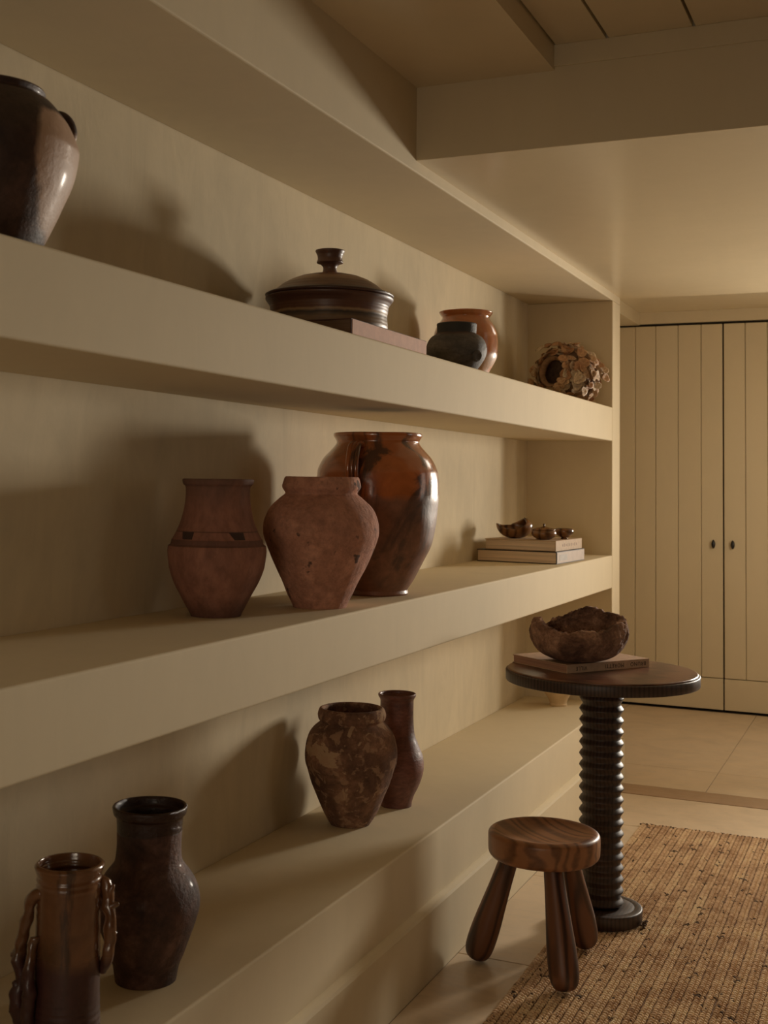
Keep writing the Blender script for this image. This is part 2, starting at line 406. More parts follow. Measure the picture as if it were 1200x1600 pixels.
# C: tall glazed jar with strap handle
def glazed(name, glaze, unglz, darkc, zc, soft, gl_rough=.18):
    glaze, unglz, darkc = (tuple(min(.8, q * 2.2) for q in t_) for t_ in (glaze, unglz, darkc))
    m, nt, b = newmat(name); v = coords(nt)
    z, x, y = zcoord(nt)
    nb = noise_t(nt, v, 7, 5, .6, .8); ns = noise_t(nt, v, 35, 5, .65); nd = noise_t(nt, coords(nt, (1, 1, .35)), 8, 5, .6, 1.5)
    edge = mth(nt, 'ADD', z, mth(nt, 'MULTIPLY', mth(nt, 'SUBTRACT', nb, .5), soft))
    msk = ramp(nt, edge, [(max(zc - .01, 0), 0.0), (zc + .01, 1.0)])
    g = ramp(nt, nb, [(.3, tuple(q * .5 for q in glaze)), (.5, glaze), (.7, tuple(min(1, q * 1.35) for q in glaze))])
    g = mix(nt, ramp(nt, nd, [(.515, 0.0), (.58, .85)]), g, darkc)
    u = ramp(nt, ns, [(.3, tuple(q * .6 for q in unglz)), (.65, unglz)])
    u = mix(nt, ramp(nt, nd, [(.5, 0.0), (.62, .8)]), u, tuple(q * 1.4 for q in darkc))
    setc(nt, b, mix(nt, msk, u, g), ramp(nt, msk, [(0, .5), (1, gl_rough)]))
    bump(nt, b, mth(nt, 'ADD', nd, mth(nt, 'MULTIPLY', ns, .5)), .45, .004)
    nt.links.new(ramp(nt, msk, [(0, .25), (1, .8)]), b.inputs['Coat Weight']); b.inputs['Coat Roughness'].default_value = .12
    return m
mC = glazed('amber_glaze', (.19, .058, .017), (.12, .052, .028), (.022, .012, .008), .255, .045, .24)
tC = empty('glazed_jar', (-1.2824, 3.0795, .986), 'tall amber and brown glazed jar with ribbed shoulder handle and chipped rim', 'jar')
pr = [(0, .0808), (.004, .084), (.010, .083), (.0152, .0834), (.0321, .0953), (.0643, .1132), (.0965, .1295), (.1287, .144), (.1626, .1526), (.1949, .1587), (.2273, .1613),
      (.2596, .1631), (.29, .1635), (.3125, .1620), (.3313, .1582), (.3578, .1454), (.3741, .1318), (.3912, .1164), (.402, .1100), (.4100, .1125), (.418, .1175), (.424, .1178)]
link('body', lathe_me(pot_rows(pr, .009, .003), 96, handmade(.003, 12, (0, 0), .006, 5)), mC, tC)
# ribbed strap handle on the shoulder facing the room, three ribs
hd = Vector((.15, -.99, 0)).normalized(); sd = Vector((-hd.y, hd.x, 0))
for k in (-1, 0, 1):
    o_ = sd * (k * .0105 - .018)
    pts = [hd * .118 + Vector((0, 0, .388)), hd * .142 + Vector((0, 0, .396)), hd * .172 + Vector((0, 0, .385)), hd * .190 + Vector((0, 0, .355)),
           hd * .194 + Vector((0, 0, .325)), hd * .185 + Vector((0, 0, .29)), hd * .160 + Vector((0, 0, .262))]
    link('handle_rib', tube_me([p + o_ for p in pts], [.0065, .0065, .0068, .0068, .0066, .0066, .006], 10), mC, tC)

# D: crusted jar, lime patches
m, nt, b, c = clay('crusted_clay', (.030, .014, .009), (.062, .030, .017), (.12, .06, .034), .92, 10, 1.0)
v = coords(nt); nb = noise_t(nt, v, 9, 7, .6, .7); z, x_, y_ = zcoord(nt)
topm = ramp(nt, z, [(.10, .0), (.24, 1.0)])
patch = ramp(nt, mth(nt, 'ADD', nb, mth(nt, 'MULTIPLY', topm, .05)), [(.615, 0.0), (.622, 1.0)])
c = mix(nt, patch, c, (.50, .33, .20))
n4 = noise_t(nt, v, 34, 5, .6, .4); c = mix(nt, ramp(nt, n4, [(.535, 0.0), (.60, .65)]), c, (.48, .29, .175))
nt.links.new(c, b.inputs['Base Color'])
pot('clay_jar', (-1.376, 3.145, .36), [(0, .0537), (.017, .065), (.0443, .0798), (.0785, .0937), (.1127, .1077), (.1469, .1181), (.164, .1234), (.188, .1252),
    (.2155, .1222), (.2395, .1148), (.2567, .1027), (.2705, .087), (.275, .0865), (.280, .0905), (.292, .0925), (.304, .089)],
    m, 'crusty dark clay jar with pale lime patches and rolled collar, on the low ledge', 'jar', amp=.002, thick=.013, lip=.006, seed=9)

# E: slender reddish vase
m, nt, b, c = clay('red_slip', (.035, .012, .008), (.058, .020, .013), (.085, .032, .022), .5, 9, .3, gloss=.15, stretch=2.5)
pot('slender_vase', (-1.3361, 3.3787, .36), [(0, .0445), (.0144, .0468), (.0325, .0532), (.0506, .0624), (.0686, .0697), (.0867, .0753), (.1048, .0782), (.1229, .0782),
    (.141, .0753), (.1592, .068), (.1773, .0607), (.1954, .0533), (.2136, .0497), (.25, .0479), (.2863, .0479), (.3, .0485), (.309, .0535), (.3155, .0544)],
    m, 'slender reddish brown vase with narrow neck behind the crusty jar', 'vase', amp=.0008, thick=.005, lip=.002)

# F: tall dark vase front left
m, nt, b, c = clay('mottled_umber', (.012, .006, .004), (.030, .013, .009), (.07, .036, .025), .6, 11, .7, gloss=.1)
z, x_, y_ = zcoord(nt); nn = noise_t(nt, coords(nt), 16, 4)
gm = ramp(nt, mth(nt, 'ADD', z, mth(nt, 'MULTIPLY', nn, .012)), [(.2745, 0.0), (.277, 1.0)])
c = mix(nt, gm, c, (.03, .010, .006)); nt.links.new(c, b.inputs['Base Color'])
nt.links.new(ramp(nt, gm, [(0, .7), (1, .25)]), b.inputs['Roughness'])
pot('tall_vase', (-1.2841, 2.0042, .36), [(0, .0556), (.0139, .0579), (.03, .0615), (.0462, .0686), (.0624, .0746), (.0787, .0805), (.0949, .0865), (.1123, .0919),
    (.1285, .0961), (.1448, .0967), (.1611, .0938), (.1774, .0879), (.1937, .0772), (.2042, .0689), (.217, .0618), (.2439, .0601), (.2602, .0607), (.285, .0612),
    (.296, .0625), (.301, .067), (.313, .069)],
    m, 'tall dark mottled vase with wide glossy brown neck on the ledge', 'vase', amp=.0018, thick=.006, lip=.003, seed=4)

# G: cylinder vase with branch-like handles
mG = glazed('brown_drip_glaze', (.075, .032, .014), (.035, .012, .010), (.02, .010, .007), .16, .03, .22)
tG = empty('branch_handled_vase', (-1.2149, 1.6663, .36), 'brown cylindrical vase with gnarled branch-like handles, nearest to the camera', 'vase')
def turned(v):
    v = handmade(.0012, 16, seed=8)(v); r = math.hypot(v.x, v.y)
    if r > .03:
        k = 1 + .0007 * math.sin(v.z * 620) / r; v.x *= k; v.y *= k
    return v
pg = [(0, .0545), (.0197, .0556), (.0591, .0536), (.0985, .0517), (.1579, .0507), (.2175, .0508), (.2773, .0509), (.2923, .0509), (.297, .0515), (.301, .0545), (.307, .0545)]
link('body', lathe_me(pot_rows(pg, .006, .004, n=12), 80, turned), mG, tG)
rt = Vector((.908, .418, 0)); tw = Vector((.418, -.908, 0))
def branch(sgn, pts, knobs):
    P = [rt * (sgn * a) + tw * f_ + Vector((0, 0, zz)) for a, zz, f_, r in pts]
    wp = lambda v: v + Vector((noise.noise(v * 60), noise.noise(v * 60 + Vector((9, 0, 0))), noise.noise(v * 60 + Vector((0, 7, 0))))) * .004
    link('branch_handle', tube_me(P, [p[3] for p in pts], 12, 8, warp=wp), mG, tG)
    for (a, zz, f_, r, dx, dz) in knobs:
        A = rt * (sgn * a) + tw * f_ + Vector((0, 0, zz)); B = A + rt * (sgn * dx) + Vector((0, 0, dz))
        link('knot', tube_me([A, (A + B) / 2, B], [r, r * .8, r * .35], 9, 4, warp=wp), mG, tG)
branch(-1, [(.035, .272, .03, .008), (.052, .262, .022, .010), (.062, .225, .018, .009), (.070, .19, .012, .009), (.075, .165, .01, .012), (.068, .135, .012, .010), (.075, .105, .014, .013), (.070, .075, .012, .013), (.060, .05, .005, .011)],
       [(.076, .172, .01, .010, .014, -.004), (.072, .118, .016, .008, .010, .012), (.070, .095, .02, .009, .012, -.012), (.060, .14, .024, .008, .004, -.02), (.055, .085, .03, .009, -.012, -.012)])
branch(-1, [(.045, .205, .032, .007), (.052, .16, .036, .009), (.050, .12, .040, .010), (.052, .085, .036, .011), (.045, .055, .035, .008)], [(.052, .12, .042, .008, .006, -.016)])
branch(1, [(.046, .285, -.01, .007), (.056, .275, -.008, .009), (.062, .25, -.004, .009), (.066, .22, 0, .010), (.067, .19, 0, .009), (.063, .16, -.002, .009), (.052, .138, -.006, .007)],
       [(.066, .242, 0, .007, .014, .004), (.066, .205, 0, .008, .010, -.006), (.062, .262, -.004, .006, .008, .012)])

# H: big jar, top left
mH, nt, b, c = clay('umber_glaze_upper', (.010, .005, .0035), (.018, .009, .006), (.04, .02, .014), .55, 8, .3, gloss=.12)
z, x_, y_ = zcoord(nt); nb = noise_t(nt, coords(nt), 9, 4, .6, .6)
# poured dark glaze over the shoulder: pale bare clay on the flank turned to the far end
side = mth(nt, 'ADD', mth(nt, 'MULTIPLY', x_, .86), mth(nt, 'MULTIPLY', y_, .50))
mk = ramp(nt, mth(nt, 'ADD', side, mth(nt, 'MULTIPLY', nb, .03)), [(.107, 0.0), (.113, 1.0)])
mk2 = ramp(nt, mth(nt, 'ADD', z, mth(nt, 'MULTIPLY', nb, .04)), [(.235, 1.0), (.245, 0.0)])
c = mix(nt, mth(nt, 'MULTIPLY', mk, mk2), c, (.46, .30, .20)); nt.links.new(c, b.inputs['Base Color'])
tH = empty('storage_jar', (-1.31, 1.5264, 1.622), 'large brown and pinkish storage jar with small shoulder handles, cut by the left frame edge', 'jar')
ph = [(0, .080), (.0219, .0932), (.0543, .1084), (.0848, .1205), (.1254, .1358), (.1642, .1435), (.1815, .143), (.2153, .1291), (.246, .1039), (.254, .092), (.2583, .0862), (.2655, .0895)]
link('body', lathe_me(pot_rows(ph, .008, .004), 80, handmade(.002, 12, seed=11)), mH, tH)
for a0 in (math.radians(63), math.radians(243)):
    d = Vector((math.cos(a0), math.sin(a0), 0))
    link('handle', tube_me([d * .104 + Vector((0, 0, .240)), d * .122 + Vector((0, 0, .249)), d * .137 + Vector((0, 0, .243)), d * .145 + Vector((0, 0, .226)), d * .141 + Vector((0, 0, .206)), d * .132 + Vector((0, 0, .198))],
                           [.009, .010, .011, .011, .010, .008], 12), mH, tH)

# I: lidded casserole dish
def banded(name):
    m, nt, b = newmat(name); z, x, y = zcoord(nt); v = coords(nt)
    n = noise_t(nt, coords(nt, (1, 1, .4)), 26, 4, .6)
    zz = mth(nt, 'ADD', z, mth(nt, 'MULTIPLY', mth(nt, 'SUBTRACT', n, .5), .010))
    k_ = lambda c: (c[0] * 2.5, c[1] * 2.7, c[2] * 2.9)
    col = ramp(nt, mth(nt, 'MULTIPLY', zz, 5.0), [(p_, k_(c_)) for p_, c_ in [(0, (.10, .055, .028)), (.10, (.12, .07, .036)), (.165, (.022, .015, .012)), (.20, (.20, .12, .06)), (.225, (.075, .03, .016)),
               (.40, (.05, .02, .012)), (.47, (.020, .010, .008)), (.5, (.07, .032, .018)), (.57, (.085, .045, .024)), (.64, (.16, .09, .045)), (.68, (.09, .04, .022)), (.9, (.06, .026, .016))]])
    n2 = noise_t(nt, v, 60, 4); col = mix(nt, mth(nt, 'MULTIPLY', n2, .35), col, (.02, .01, .007))
    setc(nt, b, col, .45); b.inputs['Coat Weight'].default_value = .12; b.inputs['Coat Roughness'].default_value = .25
    bump(nt, b, mth(nt, 'ADD', n2, mth(nt, 'SINE', mth(nt, 'MULTIPLY', z, 700))), .12, .002); return m
mI = banded('banded_stoneware')
tI = empty('lidded_dish', (-1.325, 2.8514, 1.6625), 'round brown stoneware dish with domed lid and flared knob, resting on the pink book', 'dish')
pi_ = [(0, .142), (.004, .148), (.013, .1494), (.035, .1475), (.0506, .1495), (.0621, .1511), (.0719, .1577), (.078, .162), (.0817, .1626)]
link('bowl', lathe_me(pot_rows(pi_, .010, .002, .9), 110, handmade(.001, 10)), mI, tI)
lidrows = [(.0835, 0), (.0835, .150), (.086, .1625), (.0905, .1635), (.0935, .158), (.0975, .1465), (.103, .137), (.1161, .1212), (.128, .101), (.1370, .078), (.1430, .052), (.1460, .028), (.1475, .0205)]
link('lid', lathe_me(lidrows + [(.1475, 0)], 110, handmade(.0008, 10)), mI, tI)
kn = catmull([(.1470, .0210), (.152, .0185), (.159, .0172), (.165, .0185), (.1715, .0255), (.174, .0330), (.1775, .0335), (.1825, .0315), (.192, .0320), (.200, .0355), (.204, .0375), (.2065, .0368)], 3)
link('knob', lathe_me([(.147, 0)] + [(v[0], v[1]) for v in kn] + [(.205, .033), (.200, .027), (.198, 0)], 56, handmade(.0006, 20)), mI, tI)

# J: squat black pot with round boss
mJ, nt, b, c = clay('smoked_clay', (.014, .012, .010), (.026, .021, .017), (.045, .036, .029), .62, 12, .35, stretch=2)
z, x_, y_ = zcoord(nt)
c = mix(nt, ramp(nt, z, [(.105, 0.0), (.118, .7)]), c, (.085, .045, .03))
c = mix(nt, ramp(nt, z, [(.120, 0.0), (.1215, 1.0)]), c, (.020, .018, .015)); nt.links.new(c, b.inputs['Base Color'])
tJ = empty('squat_pot', (-1.25, 3.6223, 1.622), 'squat black pot with straight short neck and a round boss on its belly', 'pot')
link('body', lathe_me(pot_rows([(0, .05), (.004, .058), (.0185, .0708), (.0402, .0855), (.0599, .0924), (.078, .0922), (.094, .0875), (.108, .078), (.116, .066), (.1195, .0605), (.122, .0598), (.135, .0604), (.1485, .0612)], .006, .003), 72, handmade(.001, 12)), mJ, tJ)
bd = Vector((.80, -.42, 0)).normalized() * .0875
rows = [(0, 0), (.006, .0), (.006, .008), (.009, .010), (.010, .013), (.008, .0165), (0, .018)]
bo = link('boss', lathe_me(rows, 28), mJ, tJ, tuple(bd + Vector((0, 0, .046)))); bo.rotation_euler = Vector((bd.x, bd.y, -.03)).to_track_quat('Z', 'Y').to_euler()

# K: orange glazed pot behind it
mK = glazed('orange_glaze', (.20, .066, .018), (.30, .18, .10), (.20, .055, .014), .098, .004, .2)
pot('glazed_pot', (-1.37, 4.065, 1.622), [(0, .062), (.0242, .0747), (.0463, .0835), (.0683, .0956), (.0926, .1067), (.115, .1095), (.139, .11), (.165, .1095), (.1788, .107), (.201, .0985), (.2276, .0815), (.238, .0865), (.2475, .0926)],
    mK, 'orange glazed pot with bare lower half and rolled rim behind the black pot', 'pot', thick=.007, lip=.003)

# P: small pale footed bowl on the ledge behind the table
mP = plain('pale_clay', (.62, .46, .27), .7, 20, .12)
pot('footed_bowl', (-1.336, 5.214, .36), [(0, .036), (.006, .037), (.012, .036), (.025, .040), (.045, .052), (.062, .062), (.075, .066)],
    mP, 'small pale clay bowl on the ledge behind the round table', 'bowl', thick=.006, lip=.002)

# N: rough carved bowl on the table book
def rough_bowl(seg=200, rings=56):
    vs, fs = [], []
    def g_(t, c, w_): return math.exp(-((math.sin((t - c) / 2) / w_) ** 2))
    def rim(t):   # 0 = right as seen in the photo, pi/2 = far side, -pi/2 = near side
        return .098 + .046 * g_(t, 1.30, .30) + .030 * g_(t, .45, .26) + .030 * g_(t, 3.25, .17) + .020 * g_(t, -.35, .26) - .004 * g_(t, -1.9, .3) + .003 * math.sin(7 * t)
    R = lambda t: (.146 + .003 * math.sin(3 * t + .6), .122 + .004 * math.sin(2 * t))
    prof = []
    for k in range(rings + 1):
        s = k / rings
        ang = s * PI * .60
        prof.append((math.sin(ang) ** .62 * (1 - .05 * max(0, s - .8) / .2), (1 - math.cos(ang)) / (1 - math.cos(PI * .60))))
    allr = [(p, 1.0) for p in prof] + [((p[0], p[1]), 0.0) for p in prof[::-1]]
    for (p, outer) in allr:
        for k in range(seg):
            t = 2 * PI * k / seg; rx, ry = R(t); h = rim(t)
            sc, zz = p
            if outer:
                x, y, z = rx * sc, ry * sc, h * zz
            else:
                x, y, z = (rx - .020) * sc, (ry - .020) * sc, .020 + (h - .018) * zz
            v = Vector((x * math.cos(t), y * math.sin(t), z))
            d = Vector((math.cos(t), math.sin(t), .3))
            q = v * 26; n1 = noise.noise(q); n2 = noise.noise(q * 3.3); n3 = noise.noise(q * 8)
            v += d * (.0050 * n1 + .0042 * n2 + .0026 * n3) * (.3 + .7 * zz)
            if zz > .9: v.z += .005 * n2 + .003 * n3
            vs.append(v)
    nr = len(allr)
    for i in range(nr - 1):
        for k in range(seg):
            fs.append((i * seg + k, i * seg + (k + 1) % seg, (i + 1) * seg + (k + 1) % seg, (i + 1) * seg + k))
    me = bpy.data.meshes.new('m')
    mn = min(v.z for v in vs)
    me.from_pydata([(v.x, v.y, v.z - mn) for v in vs], [], fs); me.update(); return me
mN, nt, b, c = clay('rough_root_wood', (.030, .014, .009), (.085, .042, .024), (.16, .088, .052), .95, 16, 1.6)
nB = link('rustic_bowl', rough_bowl(), mN, None, (-.886, 3.700, .7625), (0, 0, .43))
tag(nB, 'rough brown hand-carved bowl with uneven rim on the book on the round table', 'bowl')

# ------------------------------------------------------------------ books
def book(name, loc, rz, W, D, H, cover, pagem, label, spine='right', square=.003, cov=.003, group=None):
    """local x: fore-edge (0) to spine (W); y: 0..D; z: 0..H"""
    t = empty(name, loc, label, 'book', rz, group)
    bm = bmesh.new()
    bm_box(bm, 0, W, 0, D, 0, cov, .0008, 1); bm_box(bm, 0, W, 0, D, H - cov, H, .0008, 1)
    bm_box(bm, W - cov, W, 0, D, cov * .5, H - cov * .5, .0008, 1)
    link('cover', me_from(bm), cover, t, smooth=False)
    bm = bmesh.new(); bm_box(bm, square, W - cov, square, D - square, cov, H - cov)
    link('page_block', me_from(bm), pagem, t, smooth=False)
    return t
def lettering(parent, text, size, mat, loc, rot, name='title_lettering', space=1.0):
    cu = bpy.data.curves.new('txt', 'FONT'); cu.body = text; cu.size = size; cu.extrude = .0002
    cu.align_x = 'CENTER'; cu.align_y = 'CENTER'; cu.space_character = space
    tmp = bpy.data.objects.new('txt', cu); COL.objects.link(tmp)
    me = bpy.data.meshes.new_from_object(tmp.evaluated_get(bpy.context.evaluated_depsgraph_get()))
    bpy.data.objects.remove(tmp)
    return link(name, me, mat, parent, loc, rot, smooth=False)
M_PAGES = pages('page_edges', (.80, .62, .45)); M_PAGEB = pages('tan_page_edges', (.34, .24, .15)); M_PAGEC = pages('pink_page_edges', (.42, .23, .15))
M_INK = plain('dark_ink', (.035, .02, .012), .7)
# book under the rough bowl: spine faces the room, title upside down
a1 = math.atan2(3.869 - 3.599, -.708 + .896)
BW = .25
tb = book('hardback_book', (-.896 - BW * math.sin(a1), 3.599 + BW * math.cos(a1), .7372), a1 - PI / 2, BW, .325, .0255,
          plain('tan_cloth', (.44, .285, .18), .75, 60, .12), M_PAGEC,
          'brown cloth book with dark upside-down spine title, lying on the round table')
rotT = Matrix(((0, 0, 1), (-1, 0, 0), (0, -1, 0))).to_euler()
for word, yy, sp in (('BRUNO', .279, 1.2), ('MORETTI', .184, 1.15), ('VILLE', .055, 1.15)):
    lettering(tb, word, .0165, M_INK, (BW + .0003, yy, .0128), rotT, space=sp)
# large pink book under the lidded dish
pb = book('hardback_book', (-1.475, 2.63, 1.6222), 0, .31, .5, .0400, plain('dark_red_board', (.07, .025, .017), .6), pages('brown_page_edges', (.17, .10, .058)),
          'large book with faded pink spine lying under the lidded dish')
so = box('spine', .3095, .3112, .004, .497, .0035, .0385, plain('faded_pink_cloth', (.50, .25, .145), .7, 40, .10), .0006, pb, 1)
tag(so, 'faded pink spine')
# two books on the middle shelf
lb = book('hardback_book', (-1.505, 4.625, .9865), math.radians(-3), .317, .36, .046, plain('black_board', (.02, .013, .010), .5), M_PAGES,
          'thick lower book with black boards and pale pages at the end of the middle shelf')
so = box('spine', .3165, .3182, .003, .357, .003, .043, plain('pale_grey_pink', (.40, .30, .225), .6, 30, .08), .0005, lb, 1); tag(so, 'pale greyish spine')
box('spine_label', .3180, .3187, .035, .13, .012, .034, plain('grey_label', (.33, .29, .24), .6), 0, lb)
ub = book('hardback_book', (-1.478, 4.640, 1.0330), math.radians(-3), .282, .34, .040, plain('beige_cloth', (.46, .32, .19), .7, 50, .1), M_PAGES,
          'beige cloth book carrying the little wooden bowls, upper of two')
bm = bmesh.new()
for k in range(9):
    h = (.010, .013, .008, .012)[k % 4]
    bm_box(bm, .2819, .2824, .085 + k * .022, .093 + k * .022, .020 - h / 2, .020 + h / 2)
link('worn_spine_print', me_from(bm), plain('worn_print', (.27, .17, .10), .7), ub, smooth=False)

# ------------------------------------------------------------------ carved wooden bowls
def gourd():
    seg, rings = 72, 22; vs, fs = [], []
    def shell(inset):
        for i in range(rings + 1):
            s = i / rings
            for k in range(seg):
                t = 2 * PI * k / seg; c_, s_ = math.cos(t), math.sin(t)
                right = max(0, math.cos(t - .1)) ** 1.2; left = max(0, math.cos(t - PI)) ** 6
                a = s * (PI * .5 + right * 1.05)
                R = .066 + .008 * left
                r = (R - inset) * math.sin(a) ** .9 if math.sin(a) > 0 else 0
                zz = .046 + right * .004 - (.046 + right * .004 - inset) * math.cos(a)
                if a > PI / 2: zz = .050 + (.036) * -math.cos(a) * 1.0 - inset
                zz += left * .012 * s * s - .008 * max(0, -s_) * s * s + .006 * max(0, s_) * s
                vs.append(Vector((r * c_ * 1.02, r * s_ * .82, zz)))
    shell(0); nA_ = len(vs); shell(.0055)
    for b0 in (0, nA_):
        for i in range(rings):
            for k in range(seg):
                q = (b0 + i * seg + k, b0 + i * seg + (k + 1) % seg, b0 + (i + 1) * seg + (k + 1) % seg, b0 + (i + 1) * seg + k)
                fs.append(q if b0 == 0 else q[::-1])
    for k in range(seg):
        fs.append((rings * seg + k, rings * seg + (k + 1) % seg, nA_ + rings * seg + (k + 1) % seg, nA_ + rings * seg + k))
    me = bpy.data.meshes.new('m'); me.from_pydata([tuple(v) for v in vs], [], fs); me.update(); return me
g = link('carved_bowl', gourd(), M_CARVED, None, (-1.388, 4.745, 1.0722), (0, 0, math.radians(24)))
tag(g, 'polished dark wooden bowl with one curled-over lobe, largest on the book stack', 'bowl')
t = empty('lidded_box', (-1.262, 4.70, 1.0732), 'tiny round wooden box with pointed lid in front on the book stack', 'box')
link('base', lathe_me(pot_rows([(0, .022), (.004, .030), (.014, .044), (.023, .048), (.032, .046), (.036, .043)], .004, .001, .85), 56), M_CARVED, t)
link('lid', lathe_me([(.0362, 0), (.0362, .044), (.0385, .0455), (.041, .042), (.045, .030), (.048, .016), (.050, .006), (.054, .0035), (.058, .0045), (.061, .003), (.062, 0)], 56), M_CARVED, t)
t = link('small_wooden_cup', lathe_me(pot_rows([(0, .013), (.003, .014), (.006, .012), (.012, .024), (.024, .035), (.034, .036), (.040, .033)], .004, .001, .75), 48), M_CARVED, None, (-1.212, 4.815, 1.0732))
tag(t, 'small round wooden cup behind the pointed-lid box on the book stack', 'cup')

# ------------------------------------------------------------------ shell-encrusted urn
def shell_me(seed, cone=.5, seg=14):
    rnd = random.Random(seed); rows = [(.0, .0), (.10, .22), (.30, .55), (.5, .82), (.58, 1.0), (.52, .90), (.36, .62), (.20, .3), (.16, 0)]
    vs, fs = [], []; idx = []
    for z_, r_ in rows:
        if r_ == 0: idx.append([len(vs)]); vs.append(Vector((0, 0, z_ * cone)))
        else:
            idx.append(list(range(len(vs), len(vs) + seg)))
            for k in range(seg):
                t_ = 2 * PI * k / seg; w_ = 1 + r_ * (.10 * math.sin(3 * t_ + seed) + .09 * math.cos(2 * t_ + seed * 2) + .05 * (k % 2))
                vs.append(Vector((r_ * w_ * math.cos(t_), r_ * w_ * math.sin(t_) * .88, z_ * cone * (1 + .25 * r_ * math.sin(2 * t_ + seed)))))
    for a, b_ in zip(idx, idx[1:]):
        for k in range(seg):
            k2 = (k + 1) % seg
            if len(a) == 1: fs.append((a[0], b_[k2], b_[k]))
            elif len(b_) == 1: fs.append((a[k], a[k2], b_[0]))
            else: fs.append((a[k], a[k2], b_[k2], b_[k]))
    me = bpy.data.meshes.new('m'); me.from_pydata([tuple(v) for v in vs], [], fs); me.update()
    for p in me.polygons: p.use_smooth = True
    return me
def shell_mat():
    m, nt, b = newmat('shell'); v = coords(nt)
    oi = N(nt, 'ShaderNodeObjectInfo'); n = noise_t(nt, v, 3.0, 5, .7)
    c1 = ramp(nt, oi.outputs['Random'], [(0, (.52, .26, .12)), (.3, (.78, .47, .25)), (.65, (.86, .62, .38)), (.92, (.88, .74, .52))])
    c_ = mix(nt, ramp(nt, n, [(.42, .0), (.66, .65)]), c1, (.34, .15, .07))
    setc(nt, b, c_, .5); bump(nt, b, n, .5, .2); return m
M_SHELL_ = shell_mat()
su = empty('shell_encrusted_urn', (-1.30, 5.13, 1.622), 'urn lying on its side, thickly crusted with tan sea shells, in the far niche', 'urn')
ax = Vector((-.42, -.90, .12)).normalized()                # mouth direction
q = ax.to_track_quat('Z', 'Y')
M_URN = plain('urn_crust', (.30, .18, .10), .8, 60, .35, 0, .8)
body = [(-.125, 0), (-.125, .045), (-.115, .052), (-.09, .075), (-.05, .102), (0, .112), (.04, .104), (.068, .082), (.08, .066), (.092, .060), (.102, .064), (.106, .066), (.104, .060), (.09, .050), (.07, .058), (.04, .09), (0, .10), (-.08, .07), (-.1, 0)]
ctr = Vector((0.02, .0, .118))
bo = link('body', lathe_me(body, 64, handmade(.002, 20)), M_URN, su, tuple(ctr)); bo.rotation_euler = q.to_euler()
SH = [shell_me(i, (.45, .7, .55, .9)[i % 4]) for i in range(5)]
for me_ in SH: me_.materials.append(M_SHELL_)
rnd = random.Random(21)
cnt = 0
for k in range(255):
    zt = rnd.uniform(-.12, .086); th = rnd.uniform(0, 2 * PI)
    rr = .112 * math.sqrt(max(.12, 1 - (zt / .135) ** 2)) if zt < .068 else .078
    loc = Vector((rr * math.cos(th), rr * math.sin(th), zt)); nrm = Vector((math.cos(th), math.sin(th), zt * 5.0)).normalized()
    L_ = ctr + q @ loc; Nn = (q @ nrm)
    lift = rnd.uniform(-.004, .016)
    P_ = L_ + Nn * lift
    s_ = rnd.uniform(.016, .029)
    if P_.z < s_ * 1.05: continue
    if P_.x + su.location.x > XF + .02: continue
    o = bpy.data.objects.new('shell', SH[rnd.randrange(5)]); COL.objects.link(o); o.parent = su
    o.location = P_; o.scale = (s_, s_, s_)
    dirn = (Nn + Vector((rnd.uniform(-1, 1), rnd.uniform(-1, 1), rnd.uniform(-1, 1))) * .6).normalized()
    o.rotation_euler = dirn.to_track_quat('Z', 'Y').to_euler(); cnt += 1
for k in range(60):
    th = rnd.uniform(0, 2 * PI); q0 = Vector((.074 * math.cos(th), .074 * math.sin(th), rnd.uniform(.072, .112)))
    P_ = ctr + q @ q0
    rgt_ = (P_ - ctr).dot(Vector((.908, .418, 0)))
    if rgt_ > .03 or P_.z < .03: continue
    o = bpy.data.objects.new('shell', SH[k % 5]); COL.objects.link(o); o.parent = su
    s_ = rnd.uniform(.016, .026); o.location = P_; o.scale = (s_, s_, s_)
    o.rotation_euler = ((q @ Vector((q0.x, q0.y, rnd.uniform(.0, .1)))).normalized()).to_track_quat('Z', 'Y').to_euler()
for k, (dx, dy, dz, s_) in enumerate([(.15, .02, .125, .022), (.165, .03, .145, .018), (.135, 0, .10, .02), (.145, .03, .165, .018), (-.135, -.03, .05, .026), (-.13, .0, .09, .022), (-.12, .02, .13, .02),
                                      (-.085, -.02, .225, .022), (-.06, 0, .235, .02), (-.03, 0, .245, .022), (0, .0, .235, .020), (.05, 0, .225, .024), (.075, .0, .215, .02), (.125, .02, .185, .018), (.17, .03, .115, .02)]):
    o = bpy.data.objects.new('shell', SH[k % 5]); COL.objects.link(o); o.parent = su
    rgt = Vector((.908, .418, 0)); o.location = rgt * dx + Vector((0, dy, dz)); o.scale = (s_, s_, s_ * 1.2)
    o.rotation_euler = Vector((dx * 4, -.5, (dz - .11) * 6)).to_track_quat('Z', 'Y').to_euler()

